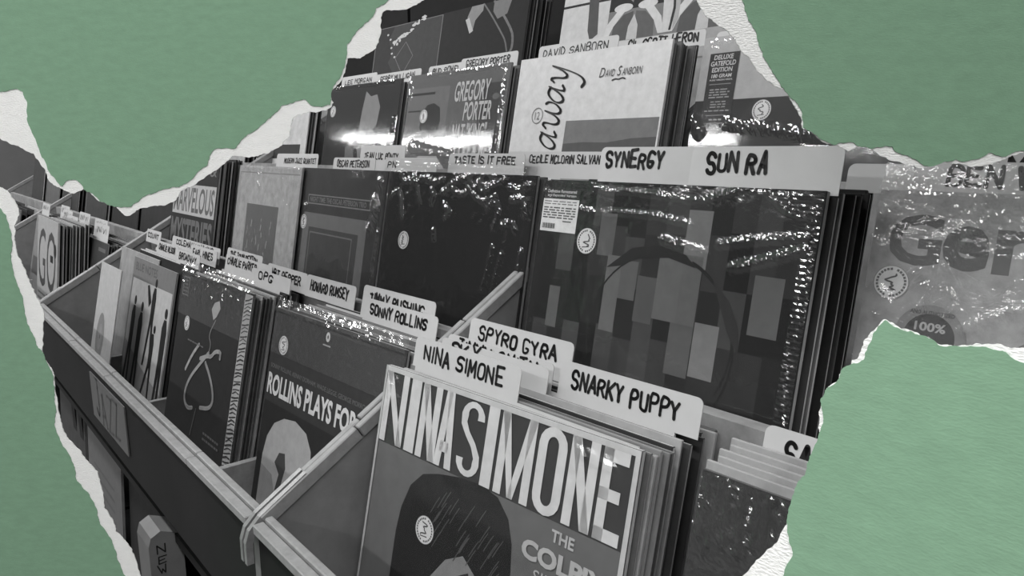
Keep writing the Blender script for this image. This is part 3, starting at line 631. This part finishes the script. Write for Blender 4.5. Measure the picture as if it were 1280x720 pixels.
o = sleeve('glossy record sleeve with dark upright banner of small print over pale and dark halves', -.041, .488, .368, 'U', 0, .3, .3)
a = Art(); a.rect(0, 0, 1, .272, .36); a.rect(0, .272, 1, 1, .03); put(o, 'cover_print', a)
a = Art(e0=.0009); a.rect(.043, .072, .187, .405, .04)
for body, v0_, v1_, u0_, u1_ in (('DELUXE', .08, .1, .064, .158), ('GATEFOLD', .106, .127, .052, .174), ('EDITION', .133, .153, .062, .162), ('180 GRAM', .161, .177, .064, .162), ('PURE VIRGIN VINYL', .183, .19, .058, .17)): a.text(body, u0_, v0_, u1_, v1_, .5, .025, .06)
a.rect(.06, .203, .165, .206, .25); a.lines(.066, .165, .225, .011, 4, .005, .3, r0); a.lines(.08, .155, .277, .011, 3, .005, .28, r0); a.lines(.055, .175, .315, .011, 1, .005, .3, r0); a.rect(.065, .335, .165, .338, .25); a.lines(.085, .15, .352, .01, 1, .006, .4, r0)
a.frame(.078, .369, .155, .397, .003, .35); a.text('DOL', .094, .375, .139, .391, .5, .03); a.rect(.055, .382, .078, .384, .35); a.rect(.155, .382, .178, .384, .35); put(o, 'banner_sticker', a)
price_sticker(o, .327, .323, seed=12)
film(o, 'calm_film', bump=.012, scale=12, rough=.07, ridges=[([(.18,.37),(.26,.385),(.36,.4),(.5,.42),(.7,.44)],.012,.002),([(.0,.36),(.03,.38),(.05,.41)],.012,.002),([(.05,.03),(.15,.02),(.3,.035)],.006,.0012)], amp=.00005, res=120)
pile(4, -.038, .497, .366, 'U', 'the sleeve with the upright banner', .008, 65)
for k, x in enumerate((.31, .66)): pile(2, x, .46, .366, 'U', 'the banner sleeve, further along', .02, 68+k)

# --- top row ---------------------------------------------------------------------------------
o = sleeve('dark record sleeve with white paint splashes and a thin diamond outline', -1.262, .70, .545, 'T', 0, .06, .2)
a = Art(); a.vs = .56; a.rect(0, 0, 1, 1.75, .05); a.P([(0,1),(0,0),(.3,0),(.22,.2),(.3,.42),(.25,.55),(.45,.9),(.5,1)], .03); a.frame(.0, 0, 1, 1, .01, .14)
a.line([(.36,.5),(.5,.28),(.63,.5),(.5,.76),(.36,.5)], .004, .14)
for k in range(30):
    u = .3 + r0.random()*.45; a.disc(u, .3-(u-.3)*.75+r0.uniform(-.04, .04), r0.uniform(.01, .04), r0.uniform(.008, .03), .5, 9)
for u, v in ((.28,.33),(.25,.2),(.2,.12),(.62,.72),(.68,.8),(.3,.42),(.35,.48)): a.disc(u, v, .016, .016, .5, 9)
put(o, 'cover_print', a); pile(3, -1.26, .708, .543, 'T', 'the sleeve with paint splashes', .008, 71)
o = sleeve('black record sleeve with a brass slide outline and a pale hand', -.94, .695, .545, 'T', 0, .022, .08, .006)
a = Art(); a.vs = .6; a.rect(0, 0, 1, 1.6, .018); a.line([(.5,0),(.6,.15),(.76,.42),(.8,.5),(.83,.62)], .008, .12, 1); a.line([(.62,0),(.75,.2),(.86,.4),(.88,.5),(.88,.62),(.83,.66)], .012, .14, 1); a.P([(.36,0),(.32,.12),(.36,.3),(.4,.32),(.42,.18),(.5,.08),(.5,0)], .2); a.P([(.62,0),(.62,.12),(.68,.22),(.78,.18),(.82,0)], .14); a.P([(.3,.15),(.34,.13),(.41,.3),(.37,.33)], .4); a.text('Z', .9, .64, .955, .7, .4); put(o, 'cover_print', a)
pile(7, -.938, .703, .543, 'T', 'the black sleeve with a brass slide', .009, 72, greys=(.02, .03, .05))
o = sleeve('plain white record sleeve half hidden behind the cartoon dancers', -.535, .715, .55, 'T', 0, .5, .5)
a = Art(); a.vs = .6; a.rect(0, 0, 1, 1.6, .5); a.rect(0, .25, .4, .275, .03); a.P([(.22,.2),(.3,.2),(.33,.6),(.27,.66),(.24,.55)], .06); put(o, 'cover_print', a)
o = sleeve('record sleeve printed with black and white cartoon dancers', -.395, .70, .545, 'T', 0, .4, .4)
a = Art(); a.vs = .56; a.rect(0, 0, 1, 1.7, .16); a.rect(0, 0, 1, .42, .03)
for c in (.2, .68):
    a.P([(c-.16,.75),(c-.15,.58),(c-.08,.47),(c-.01,.45),(c-.01,.75)], .07); a.P([(c+.16,.75),(c+.15,.58),(c+.08,.47),(c+.01,.45),(c+.01,.75)], .09); a.P([(c-.04,.75),(c-.035,.6),(c,.48),(c+.035,.6),(c+.04,.75)], .45)
    for s_ in (-1, 1):
        a.disc(c+s_*.09, .4, .07, .045, .55); a.P([(c+s_*.12,.4),(c+s_*.2,.55),(c+s_*.23,.72),(c+s_*.19,.72),(c+s_*.15,.58),(c+s_*.07,.43)], .55)
    a.P([(c-.1,0),(c-.06,.3),(c-.02,.36),(c+.0,.0)], .2); a.P([(c+.02,0),(c+.04,.34),(c+.1,.3),(c+.12,0)], .04)
for u in (.42, .9):
    a.P([(u,.72),(u-.02,.35),(u+.02,.22),(u+.06,.4),(u+.04,.72)], .5); a.P([(u+.07,.7),(u+.05,.4),(u+.1,.34),(u+.1,.6)], .35); a.line([(u+.05,.3),(u+.065,.5),(u+.05,.7)], .008, .04)
a.rect(0, .74, 1, 1, .3); put(o, 'cover_print', a)
pile(3, -.393, .709, .543, 'T', 'the cartoon dancers', .002, 73, dz=.01) if False else None

# ---------------------------------------------------------------- hand-lettered divider cards
cardm = mat('white_card', .48, .5, .3, .04, 20); penm = mat('black_marker', .012, .45, .3)
TIERZ = {'L': 0, 'M': .187, 'U': .368}
def divider_card(text, tier, x0, x1, y, ztop, label, th=.014, off=.55, hw=.0011, pad=(.1, .12), group=None, g=None):
    ln = LEAN[tier]; bh = .30; base = TIERZ[tier] - .004
    tabh = (ztop - base) / math.cos(ln); w = x1 - x0; r = .006
    c0, c1 = card_span(tier, x0, x1); left, right = c0 - x0, c1 - x0
    yaw = card_yaw(tier, x0, x1)[0]
    arc = lambda px, pz, a0, a1: [(px + r*math.cos(math.radians(a0+(a1-a0)*k/4)), pz + r*math.sin(math.radians(a0+(a1-a0)*k/4))) for k in range(5)]
    pts = [(left, 0), (right, 0), (right, bh)]
    if abs(right - w) > .001: pts.append((w, bh))
    pts += arc(w-r, bh+tabh-r, 0, 90) + arc(r, bh+tabh-r, 90, 180)
    pts += [(0, bh), (left, bh)] if abs(left) > .001 else [(0, bh)]
    mb = MB(); mb.prism(pts, 'y', 0, .0008, cardm if g is None else mat('grey_card_%d' % int(g*100), g, .5, .3, .04, 20))
    S = bh + tabh
    o = mb.build('divider_card', None, (x0, y - yaw*w/2 - math.sin(ln)*S, ztop - math.cos(ln)*S + Z0), (-ln, 0, yaw))
    tag(o, label, 'divider card', group)
    if text:
        m = MB(); m.solid = False; rr_ = random.Random(text)
        marker(m, text, pad[0]*w, (1-pad[1])*w, bh + (tabh - th)*off, th, hw*1.38, penm, lambda px, pz: (px, -.0004, pz), rr_)
        m.build('tab_lettering', o)
    return o
for a_, k_ in TABS: divider_card(*a_, **k_)
FAR = 'white divider card tab with black lettering in the bay beyond the far divider'
for k, (x, y, tx) in enumerate(((-1.62, .03, 'INIVI'), (-1.78, .06, 'INIVI'), (-1.95, .02, 'INIVI'), (-2.05, .07, 'INIVI'), (-2.2, .05, 'INIVI'), (-2.42, .08, 'INIVI'), (-2.6, .05, 'INIVI'))):
    divider_card(tx, 'L', x, x+.15, y, .03, FAR, .013, .6, group='tabs in the far bay')

# ---------------------------------------------------------------- below the rack
mb = MB(); mb.box(-.84, -.60, -.1545, -.1525, -.243+Z0, -.163+Z0, mat('sign_card', .1, .5)); o = mb.build('genre_sign')
tag(o, 'grey card sign with outlined dark letters on the black front panel', 'sign')
m = MB(); m.solid = False; marker(m, 'JAZZ', -.81, -.64, -.235+Z0, .06, .0022, mat('grey_pen', .05, .5), lambda px, pz: (px, -.1549, pz), random.Random(2)); m.build('sign_lettering', o)
mb = MB(); gb = mat('grey_box_card', .15, .5, .3, .1, 20)
mb.prism([(-.172, -.322), (-.168, -.309), (-.155, -.302), (-.131, -.313), (-.127, -.327), (-.127, -.699), (-.172, -.699)], 'x', -.51, -.45, gb)
mb.v = [(a_, b_, c_+Z0) for a_, b_, c_ in mb.v]; o = mb.build('genre_box'); tag(o, 'grey upright card box with black letters stacked down its end below the rack', 'box')
m = MB(); m.solid = False
for k, c in enumerate('NEW AGE'):
    if c != ' ': marker(m, c, -.163, -.148, -.335-.0155*k+Z0, .0115, .0009, penm, lambda px, pz: (-.4496, px, pz), random.Random(k))
m.build('box_lettering', o)
o = sleeve('grey record sleeve with faint print standing in the storage below the black panel', -1.29, -.095, -.385, 'L', 0, .09, .2, .005, lean=.06)
a = Art(); a.rect(0, 0, 1, 1, .11); a.lines(.2, .8, .3, .08, 4, .02, .07, r0); a.disc(.7, .75, .12, .12, .24); put(o, 'cover_print', a)
sleeve('dark record sleeve standing below the rack beyond the grey one', -1.64, -.095, -.385, 'L', 0, .05, .12, .006, lean=.06)
sleeve('black record sleeve standing below the rack beside the grey one', -.96, -.085, -.385, 'L', 0, .02, .05, .006, w=.2, lean=.06)
for k in range(5):
    sleeve('dark record sleeve standing edge-on beside the lettered box below the rack', -.43+.004, -.1+.012*k, -.37-.004*k, 'L', 0, (.04, .2, .03, .12, .05)[k], .2, .006, group='sleeves beside the lettered box', lean=.05)

# ---------------------------------------------------------------- torn green paper sheets
green = None
def paper(key, col, var, vs, bump, bs):
    m = bpy.data.materials.new(key); m.use_nodes = True; nt = m.node_tree; b = nt.nodes['Principled BSDF']
    b.inputs['Roughness'].default_value = .85; b.inputs['Specular IOR Level'].default_value = .15
    tc = nt.nodes.new('ShaderNodeTexCoord'); mp = nt.nodes.new('ShaderNodeMapping'); mp.inputs['Scale'].default_value = (1, 1, 2.6)
    n = nt.nodes.new('ShaderNodeTexNoise'); n.inputs['Scale'].default_value = vs; n.inputs['Detail'].default_value = 8; n.inputs['Roughness'].default_value = .7
    r = nt.nodes.new('ShaderNodeValToRGB'); r.color_ramp.elements[0].position = .3; r.color_ramp.elements[1].position = .72
    r.color_ramp.elements[0].color = (*[c*(1-var) for c in col], 1); r.color_ramp.elements[1].color = (*[min(1, c*(1+var)) for c in col], 1)
    n2 = nt.nodes.new('ShaderNodeTexNoise'); n2.inputs['Scale'].default_value = bs; n2.inputs['Detail'].default_value = 6
    bp = nt.nodes.new('ShaderNodeBump'); bp.inputs['Strength'].default_value = bump; bp.inputs['Distance'].default_value = .002
    L = nt.links.new
    L(tc.outputs['Object'], mp.inputs['Vector']); L(mp.outputs[0], n.inputs['Vector']); L(mp.outputs[0], n2.inputs['Vector'])
    L(n.outputs['Fac'], r.inputs['Fac']); L(r.outputs['Color'], b.inputs['Base Color']); L(n2.outputs['Fac'], bp.inputs['Height']); L(bp.outputs['Normal'], b.inputs['Normal'])
    return m
greenm = paper('green_paper', (.20, .335, .226), .08, 60, .12, 520); corem = paper('torn_paper_core', (.86, .86, .84), .04, 60, .5, 420)
SHEET_TL_CORE = [(-5732, 11838),(-5562, 11812),(-5398, 11736),(-5217, 11650),(-5109, 11469),(-5072, 11339),(-4932, 11251),(-4831, 11216),(-4719, 11269),(-4652, 11234),(-4549, 11128),(-4378, 11075),(-4323, 11005),(-4274, 10969),(-4161, 11031),(-3998, 11075),(-3838, 11084),(-3708, 11145),(-3657, 11233),(-3473, 11320),(-3242, 11468),(-3055, 11623),(-2811, 11614),(-2661, 11648),(-2507, 11734),(-2414, 11836),(-2378, 12005),(-2314, 12064),(-2157, 12089),(-2001, 12106),(-1948, 12140),(-1920, 12190),(-1950, 12273),(-1931, 12315),(-1823, 12422),(-1764, 12587),(-1753, 12644),(-1617, 12644),(-1443, 12750),(-1396, 12872),(-1381, 13057),(-1345, 13121),(-1134, 13137),(-1007, 13184),(-922, 13232),(-792, 13430)]
SHEET_TL_FACE = [(-5665, 12325),(-5497, 12300),(-5321, 12333),(-5248, 12300),(-5224, 12217),(-5240, 12024),(-5206, 11880),(-5145, 11667),(-5067, 11452),(-4945, 11295),(-4904, 11347),(-4787, 11365),(-4724, 11304),(-4711, 11260),(-4652, 11234),(-4549, 11128),(-4421, 11084),(-4335, 11067),(-4201, 11075),(-4106, 11146),(-4012, 11207),(-3875, 11251),(-3696, 11285),(-3560, 11338),(-3344, 11511),(-3300, 11623),(-3224, 11700),(-3005, 11708),(-2910, 11819),(-2729, 11938),(-2573, 12064),(-2481, 12157),(-2236, 12223),(-2171, 12165),(-2051, 12140),(-1955, 12165),(-1942, 12256),(-1931, 12315),(-1839, 12439),(-1771, 12628),(-1747, 12791),(-1649, 12912),(-1561, 12993),(-1474, 13057),(-1428, 13153),(-1291, 13232),(-1184, 13430)]
SHEET_TR_CORE = [(1035, 12664),(1118, 12508),(1159, 12454),(1261, 12395),(1336, 12336),(1363, 12281),(1414, 12235),(1466, 12166),(1518, 12111),(1618, 12050),(1669, 12013),(1696, 11970),(1734, 11919),(1768, 11862),(1771, 11814),(1831, 11790),(1910, 11728),(1975, 11709),(2020, 11699),(2061, 11675),(2098, 11699),(2157, 11699),(2207, 11685),(2260, 11646),(2337, 11617),(2437, 11597),(2513, 11573),(2562, 11583),(2600, 11592),(2682, 11607),(2756, 11602),(2833, 11578),(2882, 11583),(2977, 11607),(3038, 11631),(3070, 11650),(3166, 11670),(3384, 11689)]
SHEET_TR_FACE = [(1317, 12664),(1372, 12530),(1401, 12440),(1453, 12372),(1472, 12304),(1516, 12212),(1564, 12143),(1617, 12073),(1669, 12013),(1748, 11933),(1768, 11862),(1771, 11814),(1831, 11790),(1899, 11742),(1960, 11714),(2008, 11728),(2047, 11728),(2096, 11723),(2122, 11704),(2197, 11689),(2245, 11699),(2328, 11704),(2356, 11670),(2442, 11641),(2510, 11602),(2562, 11583),(2601, 11588),(2657, 11612),(2729, 11626),(2780, 11612),(2852, 11626),(2921, 11665),(2957, 11655),(3007, 11641),(3055, 11655),(3115, 11679),(3382, 11703)]
SHEET_BL_CORE = [(-5738, 11373),(-5492, 11297),(-5427, 11263),(-5355, 11160),(-5323, 11005),(-5391, 10884),(-5411, 10727),(-5399, 10552),(-5346, 10419),(-5299, 10240),(-5254, 10106),(-5193, 9879),(-5241, 9558),(-5262, 9466),(-5216, 9326),(-5161, 9185),(-5174, 8996),(-5154, 8710),(-5144, 8565),(-5087, 8420),(-4973, 8293),(-4881, 8125),(-4799, 8026),(-4774, 7827),(-4773, 7576),(-4686, 7424),(-4665, 7270),(-4539, 7116),(-4479, 6960),(-4436, 6720),(-4383, 6275)]
SHEET_BL_FACE = [(-5756, 11246),(-5521, 11074),(-5464, 10988),(-5435, 10814),(-5449, 10640),(-5475, 10507),(-5451, 10285),(-5404, 10106),(-5397, 9879),(-5337, 9651),(-5301, 9512),(-5262, 9466),(-5216, 9326),(-5170, 9185),(-5181, 9015),(-5188, 8806),(-5229, 8614),(-5188, 8420),(-5066, 8126),(-5059, 7947),(-4923, 7747),(-4854, 7525),(-4842, 7373),(-4738, 7198),(-4683, 6909),(-4609, 6699),(-4604, 6275)]
SHEET_BR_CORE = [(4215, 9945),(4273, 10111),(4320, 10200),(4384, 10294),(4412, 10371),(4423, 10407),(4437, 10461),(4467, 10536),(4475, 10586),(4473, 10633),(4494, 10702),(4493, 10764),(4482, 10792),(4477, 10862),(4476, 10905),(4487, 10939),(4527, 10989),(4533, 11026),(4564, 11055),(4564, 11073),(4583, 11083),(4595, 11153),(4629, 11204),(4654, 11240),(4709, 11216),(4748, 11215),(4801, 11203),(4834, 11187),(4877, 11190),(4923, 11200),(4944, 11212),(5010, 11223),(5055, 11219),(5086, 11221),(5197, 11224)]
SHEET_BR_FACE = [(4399, 10037),(4442, 10189),(4464, 10295),(4430, 10362),(4420, 10406),(4426, 10489),(4438, 10557),(4464, 10614),(4469, 10679),(4483, 10730),(4500, 10819),(4485, 10871),(4476, 10905),(4487, 10939),(4527, 10989),(4533, 11026),(4564, 11055),(4606, 11082),(4613, 11127),(4624, 11180),(4657, 11238),(4709, 11216),(4748, 11215),(4801, 11203),(4842, 11183),(4924, 11197),(4991, 11203),(5031, 11201),(5071, 11179),(5209, 11141)]
def jag(pts, amp, depth, rr_):
    for _ in range(depth):
        q = [pts[0]]
        for a_, b_ in zip(pts, pts[1:]):
            d = math.hypot(b_[0]-a_[0], b_[1]-a_[1]); k = rr_.uniform(-1, 1)*min(amp, d*.13)
            nx, ny = -(b_[1]-a_[1])/(d or 1), (b_[0]-a_[0])/(d or 1)
            q += [((a_[0]+b_[0])/2 + nx*k, (a_[1]+b_[1])/2 + ny*k), b_]
        pts = q
    return pts
def grow(pts, dx, dz, n, seed, front=False):
    """carry a torn edge on, n more uneven steps beyond its end (or its start), in tenths of a millimetre"""
    r_ = random.Random(seed); p = list(pts[::-1]) if front else list(pts)
    for _ in range(n): p.append((p[-1][0] + dx*r_.uniform(.6, 1.4) + dz*r_.uniform(-.25, .25), p[-1][1] + dz*r_.uniform(.6, 1.4) + dx*r_.uniform(-.12, .12)))
    return p[::-1] if front else p
def torn_sheet(core, face, close_c, close_f, loc, yaw, label, seed, depth, scale=1.0, tilt=0.0):
    """local x along the sheet, z up (world height), the green face towards local -y"""
    rr_ = random.Random(seed)
    root = tag(obj('torn_paper_sheet', None, None, loc, (-tilt, 0, yaw)), label, 'paper sheet', None)
    for name, pts, close, y0, y1, m in (('torn_edge', core, close_c, 0, .0009, corem), ('green_face', face, close_f, -.0006, -.00005, greenm)):
        p = jag([(a_*1e-4, b_*1e-4) for a_, b_ in pts], .0011*scale, depth, rr_) + close
        mb = MB(); n = len(p)
        mb.prism(p, 'y', y0, y1, m); o_ = mb.build(name, root)
    return root
YC = -math.radians(0)
yaw_c = math.atan2(0.7577, 0.6527)
CX, CY = 0.5681, -0.3859
def sheet_origin(d): return (CX - .7577*d, CY + .6527*d, 0)
TLC, TLF = [grow(grow(q, -230, 0, 22, 5, True), 20, 230, 14, 6) for q in (SHEET_TL_CORE, SHEET_TL_FACE)]
T_ = torn_sheet(TLC, TLF, [(-1.08, 1.72)], [(-1.08, 1.72)], sheet_origin(.80), yaw_c, 'torn green paper sheet with white ragged edge hanging over the far upper tabs', 1, 3)
thread = mat('thread', .3, .6)
def threads(root, xs, z0):
    for x in xs:
        mb = MB(); mb.box(x-.0006, x+.0006, .0002, .0014, z0, RZ, thread); mb.build('hanging_thread', root)
threads(T_, (-.3, -.9), 1.66)
TRC, TRF = [grow(grow(q, -20, 160, 16, 7, True), 130, 25, 16, 8) for q in (SHEET_TR_CORE, SHEET_TR_FACE)]
T_ = torn_sheet(TRC, TRF, [(.55, 1.62)], [(.55, 1.62)], sheet_origin(.45), yaw_c, 'torn green paper sheet with white ragged edge hanging above the mottled sleeve', 2, 3, .6)
threads(T_, (.2, .5), 1.58)
BLC, BLF = [grow(q, -230, 0, 26, 9, True) for q in (SHEET_BL_CORE, SHEET_BL_FACE)]
torn_sheet(BLC, BLF, [(-.40, .001), (-1.16, .001)], [(-.42, .001), (-1.16, .001)], sheet_origin(.78), yaw_c, 'torn green paper sheet standing on the floor in the aisle', 3, 3)
BRC, BRF = [grow(q, 100, 5, 34, 10) for q in (SHEET_BR_CORE, SHEET_BR_FACE)]
torn_sheet(BRC, BRF, [(.90, .002), (.30, .002)], [(.90, .002), (.33, .002)], (0, -.305, 0), 0, 'torn green paper sheet leaning against the front of the rack', 4, 3, .4, math.atan(.135/.82))
